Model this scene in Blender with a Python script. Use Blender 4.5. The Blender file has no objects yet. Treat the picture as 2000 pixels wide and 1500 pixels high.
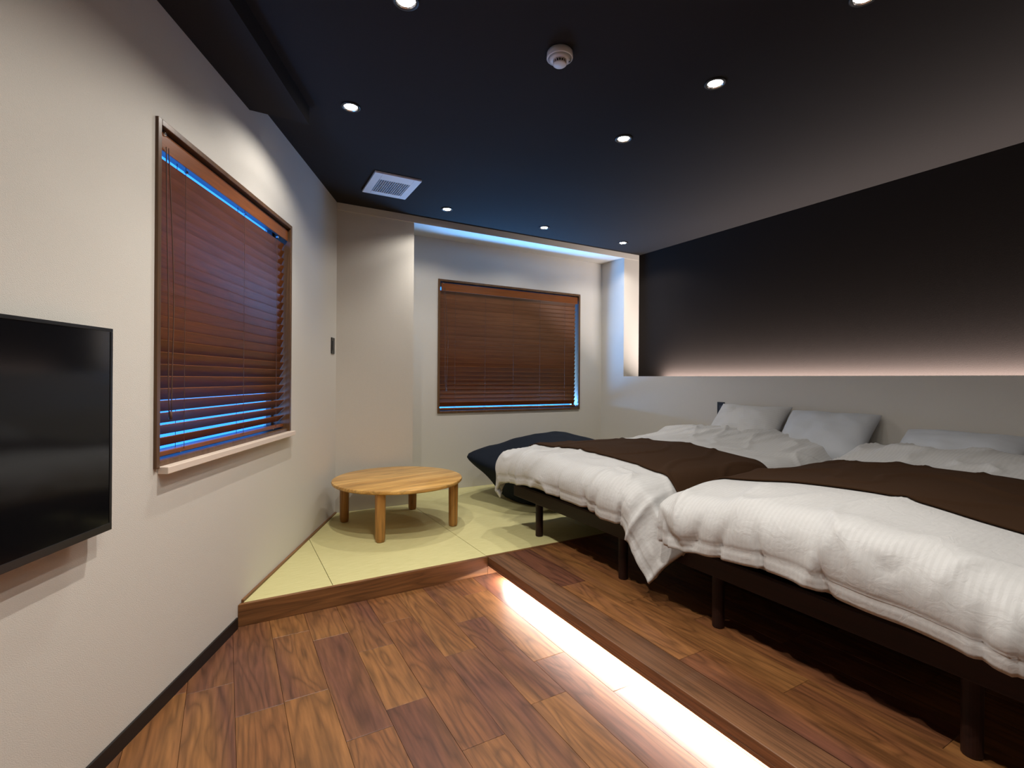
import bpy, bmesh, math, random
import numpy as np
from mathutils import Vector, Matrix, noise

random.seed(7)
SC = bpy.context.scene
COL = SC.collection
H = 2.448            # ceiling
CAMZ = 1.12

# ------------------------------------------------------------------ camera
FPX = 972.0
yaw = math.atan(559 / 972.0)
roll = 0.0067
F = Vector((math.sin(yaw), math.cos(yaw), 0)); R = Vector((math.cos(yaw), -math.sin(yaw), 0)); U = Vector((0, 0, 1))
R2 = R * math.cos(roll) + U * math.sin(roll)
U2 = U * math.cos(roll) - R * math.sin(roll)
cd = bpy.data.cameras.new('camera'); cam = bpy.data.objects.new('camera', cd); COL.objects.link(cam)
cd.sensor_fit = 'HORIZONTAL'; cd.sensor_width = 36.0; cd.lens = 36.0 * FPX / 2000.0
cd.shift_y = -9.3 / 2000.0
cd.clip_start = 0.02
M = Matrix.Identity(4)
for i in range(3):
    M[i][0] = R2[i]; M[i][1] = U2[i]; M[i][2] = -F[i]
M[2][3] = CAMZ
cam.matrix_world = M
SC.camera = cam

# ------------------------------------------------------------------ world (dusk daylight outside the windows)
w = bpy.data.worlds.new('world'); SC.world = w; w.use_nodes = True
bg = w.node_tree.nodes['Background']
bg.inputs[0].default_value = (0.03, 0.24, 1.0, 1); bg.inputs[1].default_value = 3.2

# ------------------------------------------------------------------ view / exposure
SC.view_settings.view_transform = 'Standard'; SC.view_settings.look = 'None'
SC.view_settings.gamma = 1.0; SC.view_settings.use_curve_mapping = False
SC.view_settings.exposure = 0.0
cy = SC.cycles
cy.max_bounces = 8; cy.diffuse_bounces = 5; cy.glossy_bounces = 4; cy.transmission_bounces = 4; cy.transparent_max_bounces = 12
cy.caustics_reflective = False; cy.caustics_refractive = False
cy.sample_clamp_indirect = 4.0; cy.use_denoising = True; cy.blur_glossy = 0.5

DOWN_COL = (1.0, 0.945, 0.875)
LED_FLOOR_W = 75.0
LED_LEDGE_W = 135.0
LED_COL = (1.0, 0.87, 0.82)

# ------------------------------------------------------------------ materials
def new_mat(name):
    m = bpy.data.materials.new(name); m.use_nodes = True
    nt = m.node_tree; b = nt.nodes['Principled BSDF']
    return m, nt, b
def N(nt, t, **kw):
    n = nt.nodes.new(t)
    for k, v in kw.items(): setattr(n, k, v)
    return n
def plain(name, col, rough=0.5, metal=0.0, spec=0.5, bump=None, sheen=0.0):
    m, nt, b = new_mat(name)
    b.inputs['Base Color'].default_value = (*col, 1); b.inputs['Roughness'].default_value = rough
    b.inputs['Metallic'].default_value = metal; b.inputs['Specular IOR Level'].default_value = spec
    b.inputs['Sheen Weight'].default_value = sheen
    if bump:
        sc, st, stretch = bump
        tc = N(nt, 'ShaderNodeTexCoord'); mp = N(nt, 'ShaderNodeMapping'); mp.inputs['Scale'].default_value = stretch
        nz = N(nt, 'ShaderNodeTexNoise'); nz.inputs['Scale'].default_value = sc; nz.inputs['Detail'].default_value = 3
        bp = N(nt, 'ShaderNodeBump'); bp.inputs['Strength'].default_value = st; bp.inputs['Distance'].default_value = 0.002
        nt.links.new(tc.outputs['Object'], mp.inputs[0]); nt.links.new(mp.outputs[0], nz.inputs[0])
        nt.links.new(nz.outputs[0], bp.inputs['Height']); nt.links.new(bp.outputs[0], b.inputs['Normal'])
        mx = N(nt, 'ShaderNodeMix', data_type='RGBA', blend_type='MULTIPLY'); mx.inputs[0].default_value = 1
        mx.inputs[6].default_value = (*col, 1)
        mr = N(nt, 'ShaderNodeMapRange'); mr.inputs[3].default_value = 0.93; mr.inputs[4].default_value = 1.05
        nt.links.new(nz.outputs[0], mr.inputs[0]); nt.links.new(mr.outputs[0], mx.inputs[7]); nt.links.new(mx.outputs[2], b.inputs['Base Color'])
    return m
def emit(name, col, s):
    m, nt, b = new_mat(name)
    b.inputs['Base Color'].default_value = (0.8, 0.8, 0.8, 1)
    b.inputs['Emission Color'].default_value = (*col, 1); b.inputs['Emission Strength'].default_value = s
    return m
def wood(name, ramp, axis='Y', across=8.0, along=0.9, rings=26.0, ring_amt=0.45, rough=0.38, pore=0.25, spec=0.4, per_object=True, figure=1.0, coat=0.0):
    """ramp: colours picked per board; contour lines of a stretched noise give the figure."""
    m, nt, b = new_mat(name); L = nt.links.new
    tc = N(nt, 'ShaderNodeTexCoord'); oi = N(nt, 'ShaderNodeObjectInfo')
    vec = tc.outputs['Object']
    if per_object:
        mu = N(nt, 'ShaderNodeMath', operation='MULTIPLY'); mu.inputs[1].default_value = 91.7
        L(oi.outputs['Random'], mu.inputs[0])
        cb = N(nt, 'ShaderNodeCombineXYZ'); 
        for i in range(3): L(mu.outputs[0], cb.inputs[i])
        ad = N(nt, 'ShaderNodeVectorMath', operation='ADD'); L(vec, ad.inputs[0]); L(cb.outputs[0], ad.inputs[1]); vec = ad.outputs[0]
    sc = {'X': (along, across, across), 'Y': (across, along, across), 'Z': (across, across, along)}[axis]
    mp = N(nt, 'ShaderNodeMapping'); mp.inputs['Scale'].default_value = sc; L(vec, mp.inputs[0])
    n1 = N(nt, 'ShaderNodeTexNoise'); n1.inputs['Scale'].default_value = figure; n1.inputs['Detail'].default_value = 2.5; n1.inputs['Roughness'].default_value = 0.45; n1.inputs['Distortion'].default_value = 0.35
    L(mp.outputs[0], n1.inputs[0])
    m1 = N(nt, 'ShaderNodeMath', operation='MULTIPLY'); m1.inputs[1].default_value = rings; L(n1.outputs[0], m1.inputs[0])
    pp = N(nt, 'ShaderNodeMath', operation='PINGPONG'); pp.inputs[1].default_value = 1.0; L(m1.outputs[0], pp.inputs[0])
    pw = N(nt, 'ShaderNodeMath', operation='POWER'); pw.inputs[1].default_value = 2.2; L(pp.outputs[0], pw.inputs[0])
    k = 14.0
    sc2 = tuple(a * (k if a == across else 6.0) for a in sc)
    mp2 = N(nt, 'ShaderNodeMapping'); mp2.inputs['Scale'].default_value = sc2; L(vec, mp2.inputs[0])
    n2 = N(nt, 'ShaderNodeTexNoise'); n2.inputs['Scale'].default_value = 1.0; n2.inputs['Detail'].default_value = 3; L(mp2.outputs[0], n2.inputs[0])
    n3 = N(nt, 'ShaderNodeTexNoise'); n3.inputs['Scale'].default_value = figure * 0.55; n3.inputs['Detail'].default_value = 2; L(mp.outputs[0], n3.inputs[0])
    cr = N(nt, 'ShaderNodeValToRGB'); els = cr.color_ramp.elements
    while len(els) < len(ramp): els.new(0.5)
    for i, c in enumerate(ramp):
        els[i].position = i / (len(ramp) - 1); els[i].color = (*c, 1)
    if per_object:
        am = N(nt, 'ShaderNodeMath', operation='ADD'); L(oi.outputs['Random'], am.inputs[0])
        mr3 = N(nt, 'ShaderNodeMapRange'); mr3.inputs[1].default_value = .3; mr3.inputs[2].default_value = .7; mr3.inputs[3].default_value = -.22; mr3.inputs[4].default_value = .22
        L(n3.outputs[0], mr3.inputs[0]); L(mr3.outputs[0], am.inputs[1]); L(am.outputs[0], cr.inputs[0])
    else:
        mr3 = N(nt, 'ShaderNodeMapRange'); mr3.inputs[1].default_value = .3; mr3.inputs[2].default_value = .7
        L(n3.outputs[0], mr3.inputs[0]); L(mr3.outputs[0], cr.inputs[0])
    mr = N(nt, 'ShaderNodeMapRange'); mr.inputs[3].default_value = 1.0; mr.inputs[4].default_value = 1.0 - ring_amt; L(pw.outputs[0], mr.inputs[0])
    mr2 = N(nt, 'ShaderNodeMapRange'); mr2.inputs[1].default_value = .3; mr2.inputs[2].default_value = .7; mr2.inputs[3].default_value = 1 - pore; mr2.inputs[4].default_value = 1 + pore * .6; L(n2.outputs[0], mr2.inputs[0])
    mm = N(nt, 'ShaderNodeMath', operation='MULTIPLY'); L(mr.outputs[0], mm.inputs[0]); L(mr2.outputs[0], mm.inputs[1])
    mx = N(nt, 'ShaderNodeMix', data_type='RGBA', blend_type='MULTIPLY'); mx.inputs[0].default_value = 1
    L(cr.outputs[0], mx.inputs[6]); L(mm.outputs[0], mx.inputs[7]); L(mx.outputs[2], b.inputs['Base Color'])
    b.inputs['Roughness'].default_value = rough; b.inputs['Specular IOR Level'].default_value = spec
    b.inputs['Coat Weight'].default_value = coat
    bp = N(nt, 'ShaderNodeBump'); bp.inputs['Strength'].default_value = 0.15; bp.inputs['Distance'].default_value = 0.0008
    L(n2.outputs[0], bp.inputs['Height']); L(bp.outputs[0], b.inputs['Normal'])
    return m

M_WALL = plain('wallpaper', (0.62, 0.59, 0.535), 0.9, bump=(260, 0.5, (1, 1, 2.2)), spec=0.2)
M_DARKWALL = plain('charcoal_wallpaper', (0.016, 0.013, 0.0115), 0.95, bump=(240, 0.4, (1, 1, 2)), spec=0.04)
M_CEIL = plain('charcoal_ceiling', (0.028, 0.025, 0.0235), 0.9, bump=(200, 0.25, (1, 1, 1)), spec=0.08)
M_BLACK = plain('black_vinyl', (0.006, 0.005, 0.005), 0.45)
WALNUT = [(0.118, 0.043, 0.023), (0.185, 0.072, 0.025), (0.215, 0.090, 0.029), (0.130, 0.050, 0.029), (0.24, 0.104, 0.033), (0.19, 0.076, 0.024)]
M_FLOOR = wood('walnut_boards', WALNUT, 'Y', across=7.0, along=1.15, rings=22, ring_amt=0.40, rough=0.42, pore=0.3)
M_STEP = wood('walnut_step', [(0.17, 0.072, 0.026), (0.26, 0.118, 0.042), (0.19, 0.078, 0.028)], 'X', across=14, along=0.9, rings=14, ring_amt=0.4, rough=0.4, pore=0.25)
M_NOSE = wood('walnut_nosing', [(0.10, 0.042, 0.020), (0.17, 0.078, 0.034), (0.12, 0.048, 0.022)], 'Y', across=16, along=0.9, rings=14, ring_amt=0.4, rough=0.4, pore=0.25)
M_BLIND = wood('blind_slat_wood', [(0.195, 0.058, 0.014), (0.225, 0.070, 0.018), (0.175, 0.052, 0.012)], 'X', across=30, along=1.5, rings=10, ring_amt=0.18, rough=0.36, pore=0.2, spec=0.28)
M_FRAME = wood('window_frame_wood', [(0.10, 0.050, 0.022), (0.15, 0.075, 0.032)], 'Z', across=30, along=1.5, rings=10, ring_amt=0.25, rough=0.35, pore=0.2, per_object=False)
M_SILL = plain('pale_sill', (0.72, 0.60, 0.50), 0.35)
M_TABLE = wood('pine_table_top', [(0.60, 0.33, 0.085), (0.74, 0.43, 0.13), (0.54, 0.28, 0.07), (0.68, 0.39, 0.11)], 'X', across=11, along=1.0, rings=13, ring_amt=0.36, rough=0.36, pore=0.2, per_object=False, coat=0.15)
M_TLEG = wood('pine_table_leg', [(0.34, 0.155, 0.036), (0.44, 0.215, 0.055)], 'Z', across=26, along=1.6, rings=9, ring_amt=0.35, rough=0.38, pore=0.2)
M_BED = wood('dark_bed_wood', [(0.016, 0.0055, 0.004), (0.024, 0.008, 0.005)], 'Y', across=20, along=1.2, rings=9, ring_amt=0.3, spec=.25, rough=0.45, pore=0.2, per_object=False)
M_PLASTIC = plain('white_plastic', (0.72, 0.71, 0.70), 0.4)
M_GRILLE = plain('grey_grille', (0.40, 0.42, 0.45), 0.5)
M_BLACKP = plain('black_plastic', (0.010, 0.010, 0.010), 0.35)
M_DARKGREY = plain('dark_grey_plastic', (0.05, 0.05, 0.055), 0.4)
M_SCREEN = plain('tv_screen', (0.004, 0.004, 0.005), 0.10, spec=0.5)
M_ALU = plain('aluminium', (0.75, 0.75, 0.74), 0.25, metal=1.0)
M_CORD = plain('brown_cord', (0.10, 0.045, 0.025), 0.7)
M_CHROME = plain('chrome', (0.85, 0.85, 0.86), 0.12, metal=1.0)
M_LAMP = emit('lamp_lens', (1.0, 0.95, 0.88), 40.0)
M_LEDS = emit('led_tape', (1.0, 0.84, 0.76), 12.0)
M_NAVY = plain('navy_fabric', (0.008, 0.0115, 0.019), 0.8, spec=0.12, bump=(500, 0.4, (1, 1, 1)), sheen=0.0)
M_RUNNER = plain('brown_throw_fabric', (0.034, 0.016, 0.007), 0.9, spec=0.1, bump=(700, 0.4, (1, 1, 1)), sheen=0.0)
M_MATTRESS = plain('mattress_cloth', (0.68, 0.58, 0.52), 0.85)
M_PILLOWGREY = plain('grey_pillowcase', (0.47, 0.49, 0.52), 0.8, bump=(300, 0.3, (1, 1, 1)), sheen=0.1)

def tatami_mat_material():
    m, nt, b = new_mat('tatami_rush'); L = nt.links.new
    tc = N(nt, 'ShaderNodeTexCoord'); oi = N(nt, 'ShaderNodeObjectInfo')
    mp = N(nt, 'ShaderNodeMapping'); mp.inputs['Scale'].default_value = (14, 420, 1); L(tc.outputs['Object'], mp.inputs[0])
    nz = N(nt, 'ShaderNodeTexNoise'); nz.inputs['Scale'].default_value = 1; nz.inputs['Detail'].default_value = 2; L(mp.outputs[0], nz.inputs[0])
    cr = N(nt, 'ShaderNodeValToRGB'); cr.color_ramp.elements[0].color = (0.50, 0.46, 0.20, 1); cr.color_ramp.elements[1].color = (0.62, 0.57, 0.29, 1)
    cr.color_ramp.elements[0].position = .3; cr.color_ramp.elements[1].position = .7
    L(nz.outputs[0], cr.inputs[0]); L(cr.outputs[0], b.inputs['Base Color'])
    b.inputs['Roughness'].default_value = 0.6; b.inputs['Specular IOR Level'].default_value = 0.35
    bp = N(nt, 'ShaderNodeBump'); bp.inputs['Strength'].default_value = 0.3; bp.inputs['Distance'].default_value = 0.001
    L(nz.outputs[0], bp.inputs['Height']); L(bp.outputs[0], b.inputs['Normal'])
    return m
M_TATAMI = tatami_mat_material()

def linen(name, col):
    m, nt, b = new_mat(name); L = nt.links.new
    uv = N(nt, 'ShaderNodeUVMap'); sp = N(nt, 'ShaderNodeSeparateXYZ'); L(uv.outputs[0], sp.inputs[0])
    mu = N(nt, 'ShaderNodeMath', operation='MULTIPLY'); mu.inputs[1].default_value = 2 * math.pi / 0.017; L(sp.outputs[1], mu.inputs[0])
    sn = N(nt, 'ShaderNodeMath', operation='SINE'); L(mu.outputs[0], sn.inputs[0])
    mr = N(nt, 'ShaderNodeMapRange', interpolation_type='SMOOTHSTEP'); mr.inputs[1].default_value = -.25; mr.inputs[2].default_value = .25; L(sn.outputs[0], mr.inputs[0])
    mx = N(nt, 'ShaderNodeMix', data_type='RGBA'); L(mr.outputs[0], mx.inputs[0])
    mx.inputs[6].default_value = (*[c * 0.972 for c in col], 1); mx.inputs[7].default_value = (*col, 1); L(mx.outputs[2], b.inputs['Base Color'])
    r2 = N(nt, 'ShaderNodeMapRange'); r2.inputs[3].default_value = .70; r2.inputs[4].default_value = .52; L(mr.outputs[0], r2.inputs[0]); L(r2.outputs[0], b.inputs['Roughness'])
    tc = N(nt, 'ShaderNodeTexCoord'); nz = N(nt, 'ShaderNodeTexNoise'); nz.inputs['Scale'].default_value = 22; nz.inputs['Detail'].default_value = 4; L(tc.outputs['Object'], nz.inputs[0])
    bp = N(nt, 'ShaderNodeBump'); bp.inputs['Strength'].default_value = .38; bp.inputs['Distance'].default_value = .007; nz.inputs['Distortion'].default_value = 1.2; L(nz.outputs[0], bp.inputs['Height']); L(bp.outputs[0], b.inputs['Normal'])
    b.inputs['Sheen Weight'].default_value = 0.1
    return m
M_LINEN = linen('white_striped_cotton', (0.47, 0.465, 0.455))

def glass_mat():
    m, nt, b = new_mat('window_glass'); L = nt.links.new
    nt.nodes.remove(b)
    tr = N(nt, 'ShaderNodeBsdfTransparent'); tr.inputs[0].default_value = (.93, .95, .96, 1)
    gl = N(nt, 'ShaderNodeBsdfGlossy'); gl.inputs['Roughness'].default_value = .02
    fr = N(nt, 'ShaderNodeFresnel'); fr.inputs[0].default_value = 1.5
    ge = N(nt, 'ShaderNodeNewGeometry'); iv = N(nt, 'ShaderNodeMath', operation='SUBTRACT'); iv.inputs[0].default_value = 1.0; L(ge.outputs['Backfacing'], iv.inputs[1])
    mf = N(nt, 'ShaderNodeMath', operation='MULTIPLY'); L(fr.outputs[0], mf.inputs[0]); L(iv.outputs[0], mf.inputs[1])
    mx = N(nt, 'ShaderNodeMixShader'); L(mf.outputs[0], mx.inputs[0]); L(tr.outputs[0], mx.inputs[1]); L(gl.outputs[0], mx.inputs[2])
    L(mx.outputs[0], nt.nodes['Material Output'].inputs[0])
    return m
M_GLASS = glass_mat()

# ------------------------------------------------------------------ mesh helpers
class MB:
    def __init__(s): s.v = []; s.f = []
    def add(s, vs, fs):
        b = len(s.v); s.v += [tuple(p) for p in vs]; s.f += [tuple(i + b for i in f) for f in fs]; return s
    def box(s, x0, x1, y0, y1, z0, z1):
        return s.add([(x0,y0,z0),(x1,y0,z0),(x1,y1,z0),(x0,y1,z0),(x0,y0,z1),(x1,y0,z1),(x1,y1,z1),(x0,y1,z1)],
                     [(0,3,2,1),(4,5,6,7),(0,1,5,4),(1,2,6,5),(2,3,7,6),(3,0,4,7)])
    def obox(s, c, ax, hs):   # oriented box
        c = Vector(c); a = [Vector(v) for v in ax]
        vs = []
        for z in (-1, 1):
            for x, y in ((-1,-1),(1,-1),(1,1),(-1,1)):
                vs.append(c + a[0]*hs[0]*x + a[1]*hs[1]*y + a[2]*hs[2]*z)
        return s.add(vs, [(0,3,2,1),(4,5,6,7),(0,1,5,4),(1,2,6,5),(2,3,7,6),(3,0,4,7)])
    def prism(s, poly, z0, z1, ch=0.0):
        n = len(poly)
        if ch > 0:
            cx = sum(p[0] for p in poly)/n; cyy = sum(p[1] for p in poly)/n
            def ins(p):
                dx, dy = cx-p[0], cyy-p[1]; d = math.hypot(dx, dy) or 1
                return (p[0]+dx/d*ch*1.4, p[1]+dy/d*ch*1.4)
            ring = [(x,y,z0) for x,y in poly] + [(x,y,z1-ch) for x,y in poly] + [(*ins(p),z1) for p in poly]
            fs = [tuple(range(n-1,-1,-1)), tuple(range(2*n,3*n))]
            for k in (0, 1):
                fs += [(k*n+i, k*n+(i+1)%n, (k+1)*n+(i+1)%n, (k+1)*n+i) for i in range(n)]
            return s.add(ring, fs)
        ring = [(x,y,z0) for x,y in poly] + [(x,y,z1) for x,y in poly]
        return s.add(ring, [tuple(range(n-1,-1,-1)), tuple(range(n,2*n))] + [(i,(i+1)%n,n+(i+1)%n,n+i) for i in range(n)])
    def lathe(s, prof, c=(0,0,0), seg=32, cap=True):
        n = len(prof); vs = []
        for k in range(seg):
            a = 2*math.pi*k/seg
            for r, z in prof: vs.append((c[0]+r*math.cos(a), c[1]+r*math.sin(a), c[2]+z))
        fs = [(k*n+i, ((k+1)%seg)*n+i, ((k+1)%seg)*n+i+1, k*n+i+1) for k in range(seg) for i in range(n-1)]
        if cap:
            if prof[0][0] > 1e-6: fs.append(tuple(k*n for k in range(seg-1,-1,-1)))
            if prof[-1][0] > 1e-6: fs.append(tuple(k*n+n-1 for k in range(seg)))
        return s.add(vs, fs)
    def tube(s, pts, r, seg=8):
        pts = [Vector(p) for p in pts]; b = len(s.v); vs = []
        for i, p in enumerate(pts):
            t = (pts[min(i+1,len(pts)-1)] - pts[max(i-1,0)]).normalized()
            a = t.cross(Vector((0,0,1)) if abs(t.z) < .9 else Vector((1,0,0))).normalized(); c = t.cross(a)
            for k in range(seg):
                an = 2*math.pi*k/seg; vs.append(p + a*math.cos(an)*r + c*math.sin(an)*r)
        fs = [(i*seg+k, i*seg+(k+1)%seg, (i+1)*seg+(k+1)%seg, (i+1)*seg+k) for i in range(len(pts)-1) for k in range(seg)]
        fs += [tuple(range(seg-1,-1,-1)), tuple((len(pts)-1)*seg+k for k in range(seg))]
        return s.add(vs, fs)
    def build(s, name, mat, parent=None, smooth=False, bevel=0.0, origin=None, seg=2):
        me = bpy.data.meshes.new(name)
        vs = s.v
        if origin: vs = [(a-origin[0], b-origin[1], c-origin[2]) for a, b, c in vs]
        me.from_pydata(vs, [], s.f); me.update()
        bm = bmesh.new(); bm.from_mesh(me); bmesh.ops.recalc_face_normals(bm, faces=bm.faces)
        bm.to_mesh(me); bm.free()
        me.materials.append(mat)
        o = bpy.data.objects.new(name, me); COL.objects.link(o)
        if origin: o.location = origin
        if parent: o.parent = parent
        if smooth:
            for p in me.polygons: p.use_smooth = True
        if bevel:
            md = o.modifiers.new('bevel', 'BEVEL'); md.width = bevel; md.segments = seg; md.limit_method = 'ANGLE'
        return o
def smooth_angle(o, deg=35):
    for p in o.data.polygons: p.use_smooth = True
    a = math.radians(deg)
    bm = bmesh.new(); bm.from_mesh(o.data)
    for e in bm.edges:
        if len(e.link_faces) == 2 and e.calc_face_angle(0) > a: e.smooth = False
    bm.to_mesh(o.data); bm.free()
    return o
def tag(o, label=None, cat=None, group=None, kind=None):
    if label: o['label'] = label
    if cat: o['category'] = cat
    if group: o['group'] = group
    if kind: o['kind'] = kind
    return o
def empty(name, loc=(0,0,0), rz=0.0, mat=None):
    o = bpy.data.objects.new(name, None); COL.objects.link(o); o.empty_display_size = .1
    if mat is not None: o.matrix_world = mat
    else: o.location = loc; o.rotation_euler = (0,0,rz)
    return o
def clip(poly, a, b, c):   # keep a*x+b*y<=c
    out = []
    for i in range(len(poly)):
        p, q = poly[i], poly[(i+1) % len(poly)]
        dp, dq = a*p[0]+b*p[1]-c, a*q[0]+b*q[1]-c
        if dp <= 0: out.append(p)
        if (dp < 0 < dq) or (dq < 0 < dp):
            t = dp/(dp-dq); out.append((p[0]+t*(q[0]-p[0]), p[1]+t*(q[1]-p[1])))
    return out
def sstep(a, b, x):
    t = min(1, max(0, (x-a)/(b-a))); return t*t*(3-2*t)

# ------------------------------------------------------------------ room plan
P0 = Vector((0.722, 3.925, 0)); DV = Vector((-0.646, -1.335, 0)).normalized(); NV = Vector((-DV.y, DV.x, 0))
LWALL = Matrix(((DV.x, NV.x, 0, P0.x), (DV.y, NV.y, 0, P0.y), (0, 0, 1, 0), (0, 0, 0, 1)))   # (s along wall, off into room, z)
NC = NV.dot(P0)
YB, YR = 3.925, 4.28      # back column face, recess face
XH, XD = 3.60, 3.81       # half wall face, dark wall face
YN = -1.75                # wall behind the camera
STEP, YT, XS = 0.10, 2.56, 1.31
WT = 0.14
def left_clip(poly, off=0.0):   # keep room side of the left wall
    return clip(poly, -NV.x, -NV.y, -(NC + off))

# ---- left wall, hole for the window
W1 = (0.935, 2.130, 0.815, 1.980)   # s0 s1 z0 z1
s_end = 6.6
m = MB()
m.box(-0.0, W1[0], -WT, 0, 0, H+.1); m.box(W1[1], s_end, -WT, 0, 0, H+.1)
m.box(W1[0], W1[1], -WT, 0, 0, W1[2]); m.box(W1[0], W1[1], -WT, 0, W1[3], H+.1)
o = m.build('wall_left', M_WALL); o.matrix_world = LWALL
tag(o, 'off-white wallpapered wall running at an angle on the left', kind='structure')

# ---- back wall with column and recess
W2 = (1.675, 3.298, 0.803, 2.034)
XC = 1.326
m = MB()
m.box(0.60, XC, YB, YR+WT, 0, H+.1)
m.box(XC, W2[0], YR, YR+WT, 0, H+.1); m.box(W2[1], XH, YR, YR+WT, 0, H+.1)
m.box(W2[0], W2[1], YR, YR+WT, 0, W2[2]); m.box(W2[0], W2[1], YR, YR+WT, W2[3], H+.1)
m.box(XH, XD+WT, YB, YR+WT, 1.158, H+.1)
tag(m.build('wall_back', M_WALL), 'off-white back wall with a recess around the far window', kind='structure')
tag(MB().box(XC, XH, YB, YR, 2.398, H+.1).build('trim_1', M_WALL), 'white ceiling of the window recess', kind='structure')
tag(MB().box(0.722, 3.795, YB-.008, YB-.0005, 2.391, H).build('trim_2', M_WALL, bevel=.002), 'slim off-white header board along the top of the back wall', kind='structure')

# ---- right side: half wall (with light trough) and dark wall behind
m = MB()
m.box(XH, XH+.04, YN, YR+WT, 0, 1.158); m.box(XH+.04, XD+WT, YN, YR+WT, 0, 1.03); m.box(XH+.04, XD+WT, YB, YR+WT, 1.03, 1.158)
tag(m.build('wall_bedhead', M_WALL), 'off-white half-height wall behind the bed heads with an open light ledge', kind='structure')
tag(MB().box(XD, XD+WT, YN, YB, 1.03, H+.1).build('wall_right', M_DARKWALL), 'charcoal wall above the half-height wall', kind='structure')
tag(MB().box(-4, XD+WT, YN-WT, YN, 0, H+.1).build('wall_near', M_WALL), 'off-white wall behind the viewer', kind='structure')

# ---- ceiling, with the lowered strip along the left wall
m = MB().prism(left_clip([(-4, YN-WT), (XD+WT, YN-WT), (XD+WT, YR+WT), (-4, YR+WT)], -WT), H, H+.12)
tag(m.build('ceiling', M_CEIL), 'charcoal ceiling', kind='structure')
yj = 2.613
xw = lambda y, off=0: (NC + off - NV.y*y)/NV.x
poly = [(xw(YN, .001), YN), (xw(YN)+.30, YN), (xw(yj)+.26, yj), (xw(yj, .001), yj)]
tag(MB().prism(poly, 2.361, H-.001).build('ceiling_drop', M_CEIL), 'lowered charcoal ceiling strip along the near left wall', kind='structure')

# ---- lower floor base and boards
tag_floor = MB().prism(left_clip([(-4, YN), (1.42, YN), (1.42, YT+.01), (-4, YT+.01)], -.05), -.12, -.0085).build('floor', plain('subfloor', (0.02, 0.012, 0.008), .9))
tag(tag_floor, 'walnut board floor of the lower area', kind='structure')
PW = 0.1475
joints = {-1: [2.09, 1.45], 0: [1.87, 1.12], 1: [2.58-.22, 1.88, 1.20], 2: [2.256, 1.58, .85], 3: [2.07, 1.665, .95], 4: [2.26, 1.37, .7],
          5: [1.87, 1.10], 6: [2.1, 1.45], 7: [2.35, 1.665, .95], 8: [2.0, 1.365, .7]}
random.seed(11)
for c in range(-10, 10):
    x0 = 0.033 + c*PW; x1 = min(x0 + PW, 1.418)
    if x1 - x0 < .01: continue
    js = list(joints.get(c, [2.56 - random.uniform(.2, .8)]))
    while js[-1] > YN + .4: js.append(js[-1] - random.choice([.42, .6, .7, .78, .9]))
    ys = [YT] + [j for j in js if j > YN + .1] + [YN]
    for a, b in zip(ys[:-1], ys[1:]):
        g = .0005
        poly = left_clip([(x0+g, b+g), (x1-g, b+g), (x1-g, a-g), (x0+g, a-g)], .002)
        if len(poly) < 3: continue
        area = abs(sum(poly[i][0]*poly[(i+1)%len(poly)][1]-poly[(i+1)%len(poly)][0]*poly[i][1] for i in range(len(poly))))/2
        if area < .0015: continue
        cx = sum(p[0] for p in poly)/len(poly); cyy = sum(p[1] for p in poly)/len(poly)
        MB().prism(poly, -.009, random.uniform(-.0003, .0003), .0007).build('plank', M_FLOOR, tag_floor, origin=(cx, cyy, 0))

# ---- raised boarded platform under the beds
plat = MB().box(1.44, XH, YN, YT-.02, 0, STEP-.0095).build('platform_floor', plain('platform_base', (0.02, 0.012, 0.008), .9))
tag(plat, 'raised walnut board platform the beds stand on', kind='structure')
random.seed(5)
pj = {0: [2.0, 1.268, .5], 1: [1.715, .965, .3], 2: [2.2, 1.45, .6]}
x0 = 1.44; c = 0
while x0 < XH - .01:
    x1 = min(x0 + PW, XH)
    js = list(pj.get(c, [2.54 - random.uniform(.2, .8)]))
    while js[-1] > YN + .5: js.append(js[-1] - random.choice([.6, .75, .9]))
    ys = [YT-.02] + [j for j in js if j > YN + .1] + [YN]
    for a, b in zip(ys[:-1], ys[1:]):
        g = .0005; poly = [(x0+g, b+g), (x1-g, b+g), (x1-g, a-g), (x0+g, a-g)]
        MB().prism(poly, STEP-.009, STEP + random.uniform(-.0003, .0003), .0007).build('plank', M_FLOOR, plat, origin=((x0+x1)/2, (a+b)/2, 0))
    x0 += PW; c += 1
# nosing overhanging the light strip
nz = MB().box(XS, 1.4395, YN, YT-.02, .064, STEP).box(XS, XS+.024, YN, YT-.02, .048, .0642).build('trim_3', M_NOSE, bevel=.003)
tag(nz, 'rounded walnut nosing along the edge of the raised platform', kind='structure')
tag(MB().box(1.42, 1.4395, YN, YT-.02, -.008, .0635).build('trim_4', M_NOSE), 'recessed walnut riser under the platform nosing', kind='structure')

# ---- tatami platform
tb = MB().prism(left_clip([(-1, YT+.002), (XH, YT+.002), (XH, YR), (-1, YR)], .001), 0, STEP-.026).build('tatami_platform', plain('tatami_base', (.05, .035, .02), .9))
tag(tb, 'raised base under the tatami mats', kind='structure')
poly = left_clip([(-1, YT-.02), (XS-.0005, YT-.02), (XS-.0005, YT), (-1, YT)], .001)
tag(MB().prism(poly, .0005, STEP).build('trim_5', M_STEP, bevel=.0015), 'walnut riser board on the front of the tatami platform', kind='structure')
tag(MB().box(XS+.0005, XH-.001, YT-.0195, YT, .0005, STEP+.001).build('trim_6', M_STEP), 'narrow walnut strip between the tatami and the bed platform', kind='structure')
m = MB(); m.box(.004, 1.505, .0008, .012, STEP-.02, STEP+.010)
o = m.build('trim_7', M_STEP); o.matrix_world = LWALL
tag(o, 'narrow walnut strip between the tatami and the left wall', kind='structure')
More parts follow.
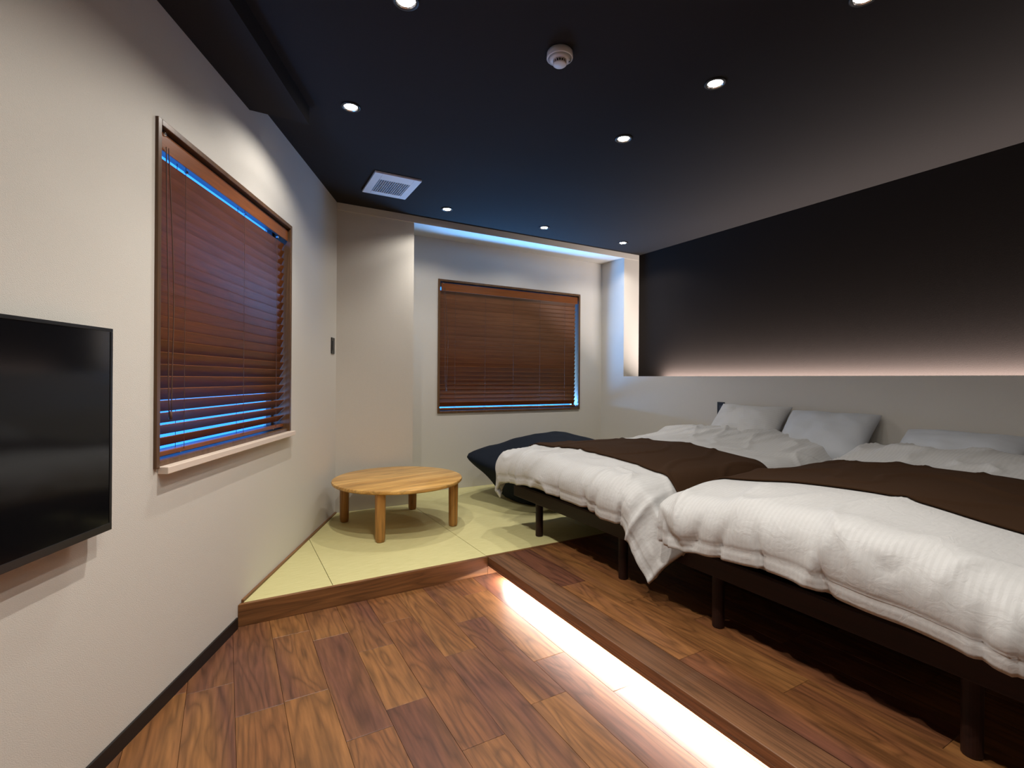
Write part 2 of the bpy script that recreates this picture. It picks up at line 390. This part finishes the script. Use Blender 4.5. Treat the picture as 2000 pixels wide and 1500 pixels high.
cols = [(-.2, .463, 'small triangular pale green tatami mat in the corner by the left wall'),
        (.463, 1.309, 'pale green tatami mat the round table stands on'),
        (1.309, 2.155, 'pale green tatami mat between the round table and the near bed legs'),
        (2.155, 3.001, 'pale green tatami mat under the navy floor cushion'),
        (3.001, 3.598, 'narrow pale green tatami mat against the half-height wall')]
for i, (a, b, lab) in enumerate(cols):
    g = .0012
    yb = YB if b <= 1.33 else YR
    a2 = a if i != 2 else XC-.015
    poly = left_clip([(a+g, YT+.0015), (b-g, YT+.0015), (b-g, yb-.002), (a+g, yb-.002)], .0125)
    if i == 2: poly = [(a+g, YT+.0015), (b-g, YT+.0015), (b-g, YR-.002), (XC+.001, YR-.002), (XC+.001, YB-.002), (a+g, YB-.002)]
    o = MB().prism(poly, STEP-.025, STEP, 0.0 if i == 2 else .0012).build('tatami_mat', M_TATAMI)
    tag(o, lab, 'tatami mat', 'tatami mats on the platform')
# baseboard
m = MB(); m.box(1.55, s_end, .0005, .008, -.0, .05)
o = m.build('baseboard_left', M_BLACK); o.matrix_world = LWALL
tag(o, 'black baseboard along the left wall', kind='structure')

# ------------------------------------------------------------------ lights of the room
def led_strip(name, label, loc, length, tilt, power, w_=.012, rot=None):
    root = empty(name, loc)
    tag(root, label, 'led strip')
    MB().box(-.009, .009, -length/2, length/2, .002, .0055).build('channel', M_ALU, root)
    MB().box(-.0055, .0055, -length/2, length/2, .0005, .002).build('diffuser', M_LEDS, root)
    ld = bpy.data.lights.new('led_light', 'AREA'); ld.shape = 'RECTANGLE'; ld.size = .008; ld.size_y = length; ld.energy = power; ld.color = LED_COL
    lo = bpy.data.objects.new('led_light', ld); COL.objects.link(lo); lo.parent = root; lo.location = (0, 0, -.001)
    root.rotation_euler = (0, tilt, 0)
    return root
y0, y1 = YN+.05, 2.44
led_strip('led_strip', 'glowing warm white strip light under the platform nosing', (1.374, (y0+y1)/2, .0565), y1-y0, math.radians(14), LED_FLOOR_W)
y0, y1 = YN+.05, 3.56
led_strip('led_strip', 'hidden warm strip light in the ledge of the half-height wall', (3.745, (y0+y1)/2, 1.118), y1-y0, math.radians(180+33), LED_LEDGE_W)

def downlight(x, y, label, wide, beam):
    root = empty('downlight', (x, y, H)); tag(root, label, 'downlight', 'recessed ceiling downlights')
    MB().lathe([(.046, -.0005), (.047, -.004), (.044, -.007), (.036, -.007), (.035, -.0005)], seg=40, cap=False).build('trim_ring', M_BLACKP, root, smooth=True)
    MB().lathe([(.0345, -.0065), (.029, -.0012)], seg=40, cap=False).build('reflector', M_ALU, root, smooth=True)
    MB().lathe([(.0285, -.0010), (.0285, -.003), (.020, -.0042), (.0001, -.0046)], seg=40).build('lens', M_LAMP, root, smooth=True)
    for pw_, deg, bl in ((wide, 146, .42), (beam, 108, 1.0)):
        ld = bpy.data.lights.new('lamp', 'SPOT'); ld.energy = pw_; ld.color = DOWN_COL; ld.spot_size = math.radians(deg); ld.spot_blend = bl; ld.shadow_soft_size = .009
        lo = bpy.data.objects.new('lamp', ld); COL.objects.link(lo); lo.parent = root; lo.location = (0, 0, -.03)
    return root
for x, y, l in [(.522, 2.506, 'ceiling downlight nearest the left window, in front of the ventilation grille'),
                (.54, 1.704, 'ceiling downlight cut by the top edge of the photo, left of the smoke detector'),
                (.54, .90, 'ceiling downlight above and in front of the television'),
                (.54, .10, 'ceiling downlight above the viewer near the left wall'),
                (1.887, 2.069, 'ceiling downlight over the foot of the far bed'),
                (1.885, 1.477, 'ceiling downlight over the foot of the near bed, right of the smoke detector'),
                (1.90, .885, 'ceiling downlight cut by the top right edge of the photo'),
                (1.90, .29, 'ceiling downlight over the viewer on the bed side'),
                (1.491, 3.63, 'left one of the three downlights along the back wall, right of the grille'),
                (2.402, 3.63, 'middle one of the three downlights along the back wall'),
                (3.32, 3.64, 'right one of the three downlights along the back wall, nearest the dark wall')]:
    downlight(x, y, l, *((3, 21) if 1.8 < x < 2 else (12, 32) if y > 3 else (18, 40) if y > 2 else (24, 74)))

# ------------------------------------------------------------------ windows and blinds
def window(name, label, mat, w_, h_, sill):
    """local: x 0..w along wall, y out of the wall into the room, z 0..h"""
    r = empty(name, mat=mat); tag(r, label, kind='structure')
    t, p, d = .020, .010, .10
    m = MB()
    m.box(0, t, -d, p, 0, h_); m.box(w_-t, w_, -d, p, 0, h_); m.box(t, w_-t, -d, p, h_-t, h_); m.box(t, w_-t, -d, p if not sill else 0, 0, t)
    m.build('window_frame', M_FRAME, r, bevel=.002)
    if sill: MB().box(-.002, w_-.022, .0005, .035, -.020, .004).build('window_sill', M_SILL, r, bevel=.002)
    sw = .018
    m = MB()
    m.box(t, t+sw, -.115, -.085, t, h_-t); m.box(w_-t-sw, w_-t, -.115, -.085, t, h_-t)
    m.box(t+sw, w_-t-sw, -.115, -.085, t, t+sw); m.box(t+sw, w_-t-sw, -.115, -.085, h_-t-sw, h_-t)
    m.build('sash', M_DARKGREY, r, bevel=.002)
    MB().box(t+sw, w_-t-sw, -.102, -.098, t+sw, h_-t-sw).build('pane', M_GLASS, r)
    return r

def added_blue_light(mat, w_, power, dist):
    # added unseen bluish area light outside, shining up through the slats onto the ceiling
    ld = bpy.data.lights.new('added_blue_light', 'AREA'); ld.shape = 'RECTANGLE'; ld.size = w_*1.1; ld.size_y = .36; ld.energy = power; ld.color = (.14, .44, 1.0)
    lo = bpy.data.objects.new('added_blue_light', ld); COL.objects.link(lo)
    lo.matrix_world = mat @ Matrix.Translation((w_/2, -dist, .02)) @ Matrix.Rotation(math.radians(180-22), 4, "X")
def blind(label, mat, w_, h_, ladders, side_gap, cord_side, cord_low, yb=-.035, val_h=.058, top_gap=.018, low=50, step=1.1):
    r = empty('venetian_blind', mat=mat); tag(r, label, 'blind')
    t = .021
    a, b = t+.004, w_-t-.004
    zt = h_-t
    MB().box(a, b, yb-.022, yb+.018, zt-.045, zt-.006).build('headrail', M_DARKGREY, r, bevel=.002)
    MB().box(a+(.012 if cord_side < 0 else 0), b-(.012 if cord_side > 0 else 0), yb+.022, yb+.028, zt-.012-val_h, zt-.010).build('valance', M_BLIND, r, bevel=.001)
    pitch, sw, tk = .0405, .050, .0028
    ang = math.radians(60)
    zb = .021 + .030
    ztop = zt - .012 - val_h - top_gap
    n = int((ztop - zb) / pitch)
    pitch = (ztop - zb - .01) / n
    sa, sb = a + side_gap[0], b - side_gap[1]
    k = 5
    def slat_mesh(deg):
      ang = math.radians(deg); vs = []
      for i in range(k+1):
          u = (i/k - .5) * sw
          vs.append((u, .0005 * (1 - (2*i/k-1)**2)))
      ca, sn = math.cos(ang), math.sin(ang)
      def tr(u, v): return (ca*u - sn*v*1.0, sn*u + ca*v)    # (y, z): +u goes to the room and up
      prof = [tr(u, v + tk/2) for u, v in vs] + [tr(u, v - tk/2) for u, v in reversed(vs)]
      nn = len(prof); mm = MB()
      return mm.add([(sa, p[0], p[1]) for p in prof] + [(sb, p[0], p[1]) for p in prof],
           [(i, (i+1) % nn, nn+(i+1) % nn, nn+i) for i in range(nn)] + [tuple(range(nn-1, -1, -1)), tuple(range(nn, 2*nn))])
    first = None
    for i in range(n+1):
        z = zb + .028 + pitch*i
        if z > ztop: break
        if i < 9:                      # the lowest slats hang a little more open
            slat_mesh(low + step*i).build('slat', M_BLIND, r).location = (0, yb, z)
        elif first is None:
            first = slat_mesh(67).build('slat', M_BLIND, r); first.location = (0, yb, z)
        else:
            o = first.copy(); COL.objects.link(o); o.location = (0, yb, z); o.parent = r
    MB().box(sa, sb, yb-.014, yb+.014, zb-.020, zb-.004).build('bottom_rail', M_BLIND, r, bevel=.002)
    for u in ladders:
        x = a + (b-a)*u
        m = MB()
        for yy in (yb+.0155, yb-.0155): m.tube([(x, yy, zb-.01), (x, yy, zt-.05)], .0011, 6)
        m.build('ladder_cord', M_CORD, r)
        MB().box(x-.006, x+.006, yb+.012, yb+.021, ztop+.004, ztop+.012).build('cord_guide', M_CHROME, r)
        MB().lathe([(.0001, 0), (.005, 0), (.005, -.004), (.0001, -.006)], (x, yb+.0, zb-.020), 12).build('rail_button', M_CHROME, r)
    # pull cords looping down on one side
    xc = a+.035 if cord_side < 0 else b-.035
    m = MB()
    pts = []
    for i in range(25):
        t_ = i/24; pts.append((xc + .012*math.sin(t_*9)*t_ * .3 - cord_side*.02*t_, yb+.034 + .004*t_, zt-.055-(zt-.055-cord_low)*t_))
    m.tube(pts, .0020, 6)
    pts2 = [(p[0]-cord_side*(.010+.018*math.sin(math.pi*min(1, i/24))), p[1]+.002, p[2]) for i, p in enumerate(pts)]
    m.tube(pts2, .0020, 6)
    m.build('pull_cord', M_CORD, r, smooth=True)
    MB().lathe([(.002, .012), (.005, .006), (.006, -.016), (.0001, -.018)], (pts[-1][0]-cord_side*.006, pts[-1][1]+.001, cord_low-.005), 12).build('cord_knob', M_CORD, r, smooth=True)
    MB().lathe([(.0001, 0), (.008, 0), (.008, -.012), (.0001, -.014)], (xc, yb+.026, zt-.004), 12).build('cord_lock', M_CHROME, r, smooth=True)
    return r
# left window: local x must run along the wall; use s axis from W1[0]
T1 = LWALL @ Matrix.Translation((W1[0], 0, W1[2]))
window('window_1', 'brown framed window in the left wall with a pale sill', T1, W1[1]-W1[0], W1[3]-W1[2], True)
blind('dark brown wooden venetian blind in the left window, lower slats edged with blue light', T1, W1[1]-W1[0], W1[3]-W1[2], (.10, .43, .84), (.004, .022), 1, .18, low=44, step=2.4)
added_blue_light(T1, W1[1]-W1[0], 15, .42)
# far window: seen from inside, local y into the room = -Y world, so x runs to -X world
T2 = Matrix(((-1, 0, 0, W2[1]), (0, -1, 0, YR), (0, 0, 1, W2[2]), (0, 0, 0, 1)))
window('window_2', 'brown framed window in the recess of the back wall', T2, W2[1]-W2[0], W2[3]-W2[2], False)
blind('dark brown wooden venetian blind in the far window, five ladder cords', T2, W2[1]-W2[0], W2[3]-W2[2], (.10, .30, .50, .70, .90), (.016, .004), 1, .23, val_h=.070, top_gap=-.006, low=55, step=1.2)
added_blue_light(T2, W2[1]-W2[0], 230, .37)

# ------------------------------------------------------------------ wall and ceiling fittings
tv = empty('television', mat=LWALL @ Matrix.Translation((2.393, 0, .697)))
tag(tv, 'black flat-screen television mounted on the left wall', 'television')
TW, TH = .97, .555
MB().box(0, TW, .028, .052, 0, TH).build('casing', M_BLACKP, tv, bevel=.003)
m = MB(); m.box(0, TW, .052, .0545, 0, .020); m.box(0, TW, .052, .0545, TH-.009, TH); m.box(0, .009, .052, .0545, .020, TH-.009); m.box(TW-.009, TW, .052, .0545, .020, TH-.009)
m.build('bezel', M_BLACKP, tv, bevel=.0008)
MB().box(.009, TW-.009, .052, .0530, .020, TH-.009).build('screen', M_SCREEN, tv)
MB().box(TW/2-.2, TW/2+.2, .0005, .030, TH/2-.12, TH/2+.12).build('wall_mount', M_BLACKP, tv)

sw = empty('light_switch', mat=LWALL @ Matrix.Translation((.103, 0, 1.358)))
tag(sw, 'black wall switch beside the corner, right of the left window', 'switch')
MB().box(-.037, .037, .0005, .008, -.059, .059).build('switch_plate', M_BLACKP, sw, bevel=.002)
MB().box(-.017, .017, .008, .011, -.034, .034).build('rocker', M_DARKGREY, sw, bevel=.001)
ot = empty('wall_outlet', (XH, 2.739, .882)); tag(ot, 'black outlet on the half-height wall behind the far bed pillow', 'outlet')
MB().box(-.008, -.0005, -.035, .035, -.059, .059).build('outlet_plate', M_BLACKP, ot, bevel=.002)
MB().box(-.010, -.008, -.015, .015, -.030, .030).build('socket', M_DARKGREY, ot, bevel=.001)

vt = empty('ventilation_grille', (.977, 3.38, H), -.02); tag(vt, 'white square ventilation grille on the ceiling near the back wall', 'vent')
m = MB(); a, b, c_, d = .155, .192, .104, .114
oy = .022
m.box(-a, -c_, -b, b, -.014, -.0005); m.box(c_, a, -b, b, -.014, -.0005); m.box(-c_, c_, -b, -d+oy, -.014, -.0005); m.box(-c_, c_, d+oy, b, -.014, -.0005)
m.build('panel', M_PLASTIC, vt, bevel=.002)
MB().box(-c_, c_, -d+oy, d+oy, -.004, -.001).build('grille_back', M_GRILLE, vt)
for k in range(14):
    x = -c_+.008+k*(2*c_-.016)/13
    MB().box(x-.003, x+.003, -d+oy, d+oy, -.013, -.004).build('louvre', M_GRILLE, vt)

sd = empty('smoke_detector', (1.165, 1.655, H)); tag(sd, 'round white smoke detector on the ceiling between the downlights', 'smoke detector')
MB().lathe([(.048, -.0005), (.052, -.006), (.053, -.028), (.049, -.031)], seg=48).build('base', M_PLASTIC, sd, smooth=True)
MB().lathe([(.0485, -.031), (.030, -.038), (.0285, -.038)], seg=48).build('cover', M_PLASTIC, sd, smooth=True)
MB().lathe([(.021, -.038), (.021, -.050)], seg=32).build('sensor_chamber', M_BLACKP, sd)
MB().lathe([(.0270, -.050), (.0275, -.053), (.024, -.056), (.0001, -.057)], seg=48).build('cap', M_PLASTIC, sd, smooth=True)
for k in range(16):
    an = 2*math.pi*k/16
    MB().obox((.0255*math.cos(an), .0255*math.sin(an), -.044), ((math.cos(an), math.sin(an), 0), (-math.sin(an), math.cos(an), 0), (0, 0, 1)), (.0022, .0014, .0062)).build('rib', M_PLASTIC, sd)
MB().lathe([(.004, -.030), (.004, -.036), (.0001, -.037)], (.040, -.012, 0), 12).build('indicator', M_DARKGREY, sd)

# ------------------------------------------------------------------ round low table
tc = (1.055, 3.425)
tb = empty('round_low_table', (tc[0], tc[1], STEP), math.radians(10.7))
tag(tb, 'low round honey-coloured wooden table on the tatami', 'table')
TZ, TR = .327, .445
MB().lathe([(.0001, TZ-.026), (TR-.012, TZ-.026), (TR-.002, TZ-.019), (TR, TZ-.011), (TR-.003, TZ-.003), (TR-.010, TZ), (.0001, TZ)], seg=96).build('tabletop', M_TABLE, tb)
smooth_angle(bpy.data.objects['tabletop'], 40)
for sx in (-1, 1):
    for sy in (-1, 1):
        m = MB(); cx, cyy = sx*.272, sy*.283
        pr = [(-1, -.55), (-.55, -1), (.55, -1), (1, -.55), (1, .55), (.55, 1), (-.55, 1), (-1, .55)]
        vs = []
        for hw, z in ((.024, .001), (.0275, .02), (.0295, TZ-.027)):
            vs += [(cx+hw*px, cyy+hw*py, z) for px, py in pr]
        fs = [tuple(range(7, -1, -1)), tuple(range(16, 24))] + [(k*8+i, k*8+(i+1) % 8, (k+1)*8+(i+1) % 8, (k+1)*8+i) for k in (0, 1) for i in range(8)]
        m.add(vs, fs).build('leg', M_TLEG, tb, bevel=.003)
m = MB(); m.box(-.24, .24, -.292, -.274, TZ-.062, TZ-.0265); m.box(-.24, .24, .274, .292, TZ-.062, TZ-.0265); m.box(-.281, -.263, -.25, .25, TZ-.062, TZ-.0265); m.box(.263, .281, -.25, .25, TZ-.062, TZ-.0265)
# keep it shallow: short battens under the top
m = MB(); m.box(-.20, .20, -.15, -.11, TZ-.045, TZ-.0265); m.box(-.20, .20, .11, .15, TZ-.045, TZ-.0265)
m.build('batten', M_TLEG, tb, bevel=.002)

# ------------------------------------------------------------------ soft things
def grid_mesh(name, P, mat, parent=None, uv=None, solid=0.0, offset=-1.0, sub=0, closed_u=False):
    nu, nv = P.shape[:2]
    me = bpy.data.meshes.new(name)
    idx = np.arange(nu*nv).reshape(nu, nv)
    if closed_u: idx = np.vstack([idx, idx[:1]])
    q = np.stack([idx[:-1, :-1], idx[1:, :-1], idx[1:, 1:], idx[:-1, 1:]], -1).reshape(-1, 4)
    me.from_pydata(P.reshape(-1, 3).tolist(), [], q.tolist()); me.update()
    if uv is not None:
        ul = me.uv_layers.new(name='UVMap'); fl = uv.reshape(-1, 2); li = np.zeros(len(me.loops), dtype=np.int32); me.loops.foreach_get('vertex_index', li)
        ul.data.foreach_set('uv', fl[li].astype(np.float32).ravel())
    for p in me.polygons: p.use_smooth = True
    me.materials.append(mat)
    o = bpy.data.objects.new(name, me); COL.objects.link(o)
    if parent: o.parent = parent
    if solid:
        md = o.modifiers.new('solid', 'SOLIDIFY'); md.thickness = solid; md.offset = offset; md.use_even_offset = False
    if sub:
        md = o.modifiers.new('sub', 'SUBSURF'); md.levels = sub; md.render_levels = sub
    return o
def nrm(P):
    du = np.gradient(P, axis=0); dv = np.gradient(P, axis=1); n = np.cross(du, dv)
    n /= np.linalg.norm(n, axis=2, keepdims=True) + 1e-12
    return n
def nz3(x, y, z=0.0): return noise.noise(Vector((x, y, z)))
def ridge(v, k=2.5): return 1.0 - min(1.0, abs(v)*k)

def duvet_surface(c):
    """cloth laid over a bed: c has foot x, head x, y0,y1 (where the edges start to turn down), overshoots, top height"""
    st = .0115
    xs = np.arange(c['xf']-c['of'], c['xh'], st); ys = np.arange(c['y0']-c['o0'], c['y1']+c['o1'], st)
    P = np.zeros((len(xs), len(ys), 3)); UV = np.zeros((len(xs), len(ys), 2)); D = np.zeros((len(xs), len(ys)))
    r = c['r']; sd = c['seed']; yc = (c['y0']+c['y1'])/2; hw = (c['y1']-c['y0'])/2
    th = math.radians(96)
    for i, X in enumerate(xs):
        for j, Y in enumerate(ys):
            ox = max(0.0, c['xf']-X); oy = max(0.0, Y-c['y1'], c['y0']-Y); sg = 1 if Y > c['y1'] else -1
            bx = max(X, c['xf']); by = min(max(Y, c['y0']), c['y1'])
            mm = math.hypot(ox, oy)
            if mm > 1e-6: mm *= 1 - c.get('cr1' if sg > 0 else 'cr0', 0)*(2*ox*oy/(mm*mm))**2
            zt = c['zt'] + c['crown']*(1-((by-yc)/hw)**2) + c['rise']*sstep(c['xh']-.42, c['xh']-.05, bx)
            zt += .012*nz3(bx*2.1, by*2.3, sd) + .010*nz3(bx*4.5+3, by*3.4, sd+2)
            zt -= .022*(1-sstep(c['xf'], c['xf']+.25, bx))
            if mm > 1e-6:
                hh = math.hypot(ox, oy); dx, dy = -ox/hh, sg*oy/hh
                a = mm/r
                ts = c.get('ths1' if sg > 0 else 'ths0', th) if oy > 0 else th
                th_ = ts + (th-ts)*abs(dx)**1.2
                if a <= th_: h = r*math.sin(a); v = r*(1-math.cos(a))
                else:
                    rest = mm - r*th_; h = r*math.sin(th_) + math.cos(th_)*rest; v = r*(1-math.cos(th_)) + math.sin(th_)*rest
                # side going down in the gap stays tighter than the free foot end
                lim = c['lim1'] if sg > 0 else c['lim0']
                hy = h if oy == 0 else (min(h, lim) if h > lim else h)
                if oy > 0: hy += c.get('sp1' if sg > 0 else 'sp0', 0)*sstep(.05, .3, ox)*sstep(.0, .3, oy)
                P[i, j] = (bx + dx*h, by + dy*hy, zt - v)
                # hem line unevenness
                P[i, j, 2] += .018*nz3(X*1.2+7, Y*3.1, sd+5)*sstep(.12, .32, mm)
            else:
                P[i, j] = (bx, by, zt)
            UV[i, j] = (X, Y)
            # folds (displacement along the normal)
            d = 0.0
            e = sstep(.02, .26, mm)
            if ox > 0 or X < c['xf']+.3:
                f = sstep(c['xf']+.3, c['xf']-.12, X)
                d += .024*f*(ridge(nz3(Y*3.3+.25*X, X*1.6, sd+9), 3.2)**2 - .3)
                d -= .025*f*sstep(.08, .28, ox)*ridge(nz3(Y*4.6+5, X*1.1, sd+12), 9)**2
                d += .010*f*nz3(Y*9.0, X*4.0, sd+3)
            if oy > 0:
                d += .014*e*(ridge(nz3(X*5.0, Y*1.6, sd+4), 3.0)**2 - .35)*(1-.8*sstep(.02, .12, ox))
            if ox > 0 and oy > 0:
                an = math.atan2(oy, ox)
                d += .011*sstep(.1, .3, mm)*math.sin(an*7+sd)
            # creases on the top, running askew
            t = 1 - e
            q = ridge(nz3((X+.35*Y)*2.2, (Y-.2*X)*3.4, sd+20), 7)**2
            d += .011*t*q
            hd = sstep(c['xh']-.75, c['xh']-.2, X)
            d += .022*hd*(ridge(nz3((X*.8+Y)*5.2, (X-Y)*1.6, sd+31), 4)**2 - .3)
            # piped seam just above the hem
            if c['of']-.052 < ox < c['of']-.036 and oy < .02 + 1: d -= .006
            D[i, j] = d
    n = nrm(P)
    if n[len(xs)//2, len(ys)//2, 2] < 0: n = -n
    P = P + n*D[..., None]
    n = nrm(P)
    if n[len(xs)//2, len(ys)//2, 2] < 0: n = -n
    return P, UV, n
def bil(A, fi, fj):
    i0 = np.clip(np.floor(fi).astype(int), 0, A.shape[0]-2); j0 = np.clip(np.floor(fj).astype(int), 0, A.shape[1]-2)
    a = (fi-i0)[..., None]; b = (fj-j0)[..., None]
    return A[i0, j0]*(1-a)*(1-b) + A[i0+1, j0]*a*(1-b) + A[i0, j0+1]*(1-a)*b + A[i0+1, j0+1]*a*b

def bed(label, y0, y1, legs_y):
    x0, x1 = 1.745, 3.59
    r = empty('bed', (x0, (y0+y1)/2, STEP)); tag(r, label, 'bed')
    def B(m): 
        m.v = [(a-x0, b-(y0+y1)/2, c-STEP) for a, b, c in m.v]; return m
    B(MB().box(x0, x0+.026, y0, y1, .312, .386)).build('foot_rail', M_BED, r, bevel=.003)
    B(MB().box(x1-.026, x1, y0, y1, .312, .386)).build('head_rail', M_BED, r, bevel=.003)
    for yy in (y0, y1-.026): B(MB().box(x0+.0265, x1-.0265, yy, yy+.026, .312, .386)).build('side_rail', M_BED, r, bevel=.003)
    for k in range(12):
        xa = x0+.05+k*.147
        B(MB().box(xa, xa+.09, y0+.027, y1-.027, .362, .378)).build('bed_slat', M_BED, r)
    for lx in (x0+.032, (x0+x1)/2, x1-.06):
        for ly in legs_y:
            B(MB().lathe([(.022, STEP+.001), (.024, STEP+.004), (.0245, .311), (.0001, .3115)], (lx, ly, 0), 20)).build('leg', M_BED, r, smooth=False)
    m = B(MB().box(x0+.030, x1-.004, y0+.02, y1-.02, .387, .590))
    tag(m.build('mattress', M_MATTRESS, r, bevel=.045, seg=5), 'pale beige mattress')
    return r
bed('dark wooden bed frame and mattress of the far bed, by the tatami', 1.72, 3.00, (2.72, 1.93))
bed('dark wooden bed frame and mattress of the near bed, cut by the right edge', .34, 1.575, (1.36, .55))

cfgA = dict(xf=1.745, xh=3.36, y0=1.815, y1=2.965, of=.285, o0=.42, o1=.30, r=.135, lim0=.6, lim1=.14, ths0=math.radians(46), zt=.655, crown=.035, rise=.075, seed=3.1)
cfgB = dict(xf=1.735, xh=3.36, y0=.42, y1=1.490, of=.295, o0=.33, o1=.20, r=.135, lim0=.14, lim1=.115, cr1=.24, cr0=.1, zt=.665, crown=.045, rise=.070, seed=17.4)
def make_bedding(c, lab_d, lab_r, rx0, rx1, ro0, ro1):
    P, UV, n = duvet_surface(c)
    o = grid_mesh('duvet', P, M_LINEN, uv=UV, solid=.022, offset=-1.0)
    # orient outward
    if sum(p.normal.z for p in o.data.polygons) < 0: o.data.flip_normals()
    tag(o, lab_d, 'duvet')
    st = .0115
    xs0 = c['xf']-c['of']; ys0 = c['y0']-c['o0']
    ja = (c['y0']-ro0-ys0)/st; jb = min(P.shape[1]-1.01, (c['y1']+ro1-ys0)/st)
    nj = int(jb-ja)+1; ni = int((rx1-rx0)/st)
    tt = np.linspace(0, 1, ni)[:, None]; jj = np.linspace(ja, jb, nj)[None, :]
    ylin = ys0 + jj*st
    wob0 = np.array([[.018*nz3(y*2.2, 1.1, c['seed']) for y in ylin[0]]]); wob1 = np.array([[.030*nz3(y*1.7, 5.1, c['seed']) for y in ylin[0]]])
    fi = ((rx0+wob0)*(1-tt) + (rx1+wob1)*tt - xs0)/st
    fj = np.broadcast_to(jj, fi.shape)
    Q = bil(P, fi, fj); nn_ = bil(n, fi, fj); nn_ /= np.linalg.norm(nn_, axis=2, keepdims=True)
    Q = Q + nn_*.004
    o2 = grid_mesh('bed_runner', Q, M_RUNNER, solid=.007, offset=1.0)
    if sum(p.normal.z for p in o2.data.polygons) < 0: o2.data.flip_normals()
    tag(o2, lab_r, 'bed runner', 'brown bed runners')
make_bedding(cfgA, 'white striped duvet on the far bed, corner hanging between the beds', 'brown cloth runner across the far bed', 1.90, 2.66, .33, .25)
make_bedding(cfgB, 'white striped duvet on the near bed, bulging over its foot', 'brown cloth runner across the near bed', 2.02, 2.90, .26, .17)

def pillow(label, c, sy, sx, th, tilt, mat, yaw_=0.0, seed=0.0, group='bed pillows'):
    n = 44
    P1 = np.zeros((n, n, 3)); P2 = np.zeros((n, n, 3)); UV = np.zeros((n, n, 2))
    for i in range(n):
        for j in range(n):
            u = math.sin((i/(n-1)-.5)*math.pi); v = math.sin((j/(n-1)-.5)*math.pi)
            f = max(0, (1-abs(u)**2.6))*max(0, (1-abs(v)**2.6)); t = th/2*f**.42
            k = 1 - .055*(1-abs(v)**2) if True else 1
            x = u*sx/2*(1-.10*(1-v*v)); y = v*sy/2*(1-.06*(1-u*u))
            w_ = (.014*nz3(x*9, y*9, seed) + .007*nz3(x*22, y*14, seed+4))*f**.3
            P1[i, j] = (x, y, t+w_); P2[i, j] = (x, y, -t*.8+w_); UV[i, j] = (y+1, x+1)
    Mx = Matrix.Rotation(yaw_, 4, 'Z') @ Matrix.Rotation(-tilt, 4, 'Y')
    n1 = P1.reshape(-1, 3); n2 = P2.reshape(-1, 3)
    me = bpy.data.meshes.new('pillow'); bm = bmesh.new()
    idx = np.arange(n*n).reshape(n, n)
    q = np.stack([idx[:-1, :-1], idx[1:, :-1], idx[1:, 1:], idx[:-1, 1:]], -1).reshape(-1, 4)
    V = np.vstack([n1, n2]); Fq = np.vstack([q, (q+n*n)[:, ::-1]])
    me.from_pydata(V.tolist(), [], Fq.tolist()); me.update()
    ul = me.uv_layers.new(name='UVMap'); li = np.zeros(len(me.loops), dtype=np.int32); me.loops.foreach_get('vertex_index', li)
    uvv = np.vstack([UV.reshape(-1, 2)]*2); ul.data.foreach_set('uv', uvv[li].astype(np.float32).ravel())
    bm.from_mesh(me); bmesh.ops.remove_doubles(bm, verts=bm.verts, dist=.0004); bmesh.ops.recalc_face_normals(bm, faces=bm.faces); bm.to_mesh(me); bm.free()
    for p in me.polygons: p.use_smooth = True
    me.materials.append(mat)
    o = bpy.data.objects.new('pillow', me); COL.objects.link(o); o.matrix_world = Matrix.Translation(c) @ Mx
    tag(o, label, 'pillow', group); return o
pillow('white pillow at the head of the far bed, below the black outlet', (3.43, 2.405, .765), .58, .43, .17, math.radians(50), M_LINEN, 0, 1.0)
pillow('bluish grey pillow at the head of the far bed', (3.42, 1.825, .750), .56, .43, .20, math.radians(47), M_PILLOWGREY, .03, 2.0)
pillow('grey-white pillow at the head of the near bed', (3.39, 1.13, .722), .56, .42, .17, math.radians(31), M_PILLOWGREY, 0, 3.0)

# big navy floor cushion behind the far bed's foot
def floor_cushion():
    nu, nv = 96, 48
    cx, cyy = 2.52, 3.62; ax, ay = .72, .54; zs = .41
    P = np.zeros((nu, nv, 3))
    for i in range(nu):
        a = 2*math.pi*i/nu; ca, sa = math.cos(a), math.sin(a)
        ex = 2.8; rr = (abs(ca)**ex + abs(sa)**ex)**(-1/ex)
        for j in range(nv):
            t = -1 + 2*j/(nv-1)             # -1 bottom .. 0 seam .. 1 top
            if t >= 0: rad = 1-t; rad = rad if rad > 0 else 0; z = zs + .235*(1-rad**2.3)
            else:
                q = -t
                if q < .7: qq = q/.7; rad = 1-.36*qq**1.25; z = zs - (zs-STEP)*qq**.9
                else: rad = .64*(1-(q-.7)/.3); z = STEP+.002
            da = math.atan2(math.sin(a-math.radians(158)), math.cos(a-math.radians(158)))
            tip = math.exp(-(da/.30)**2)*math.exp(-(t/.22)**2)
            rr2 = rr*(1+.16*tip)
            x = cx + ax*rr2*rad*ca*.92; y = cyy + ay*rr2*rad*sa*.92
            zz = z + .05*tip + .035*sa*math.exp(-(t/.5)**2)
            d = .014*nz3(x*4, y*4, z*5) + .006*nz3(x*11, y*11, z*11)
            P[i, j] = (x, min(y, YR-.012), max(STEP+.002, zz + d*(1 if t > -.9 else 0)))
    o = grid_mesh('floor_cushion', P, M_NAVY, closed_u=True)
    bm = bmesh.new(); bm.from_mesh(o.data); bmesh.ops.remove_doubles(bm, verts=bm.verts, dist=.0005); bmesh.ops.recalc_face_normals(bm, faces=bm.faces); bm.to_mesh(o.data); bm.free()
    tag(o, 'large navy floor cushion between the far bed and the far window wall', 'cushion')
floor_cushion()
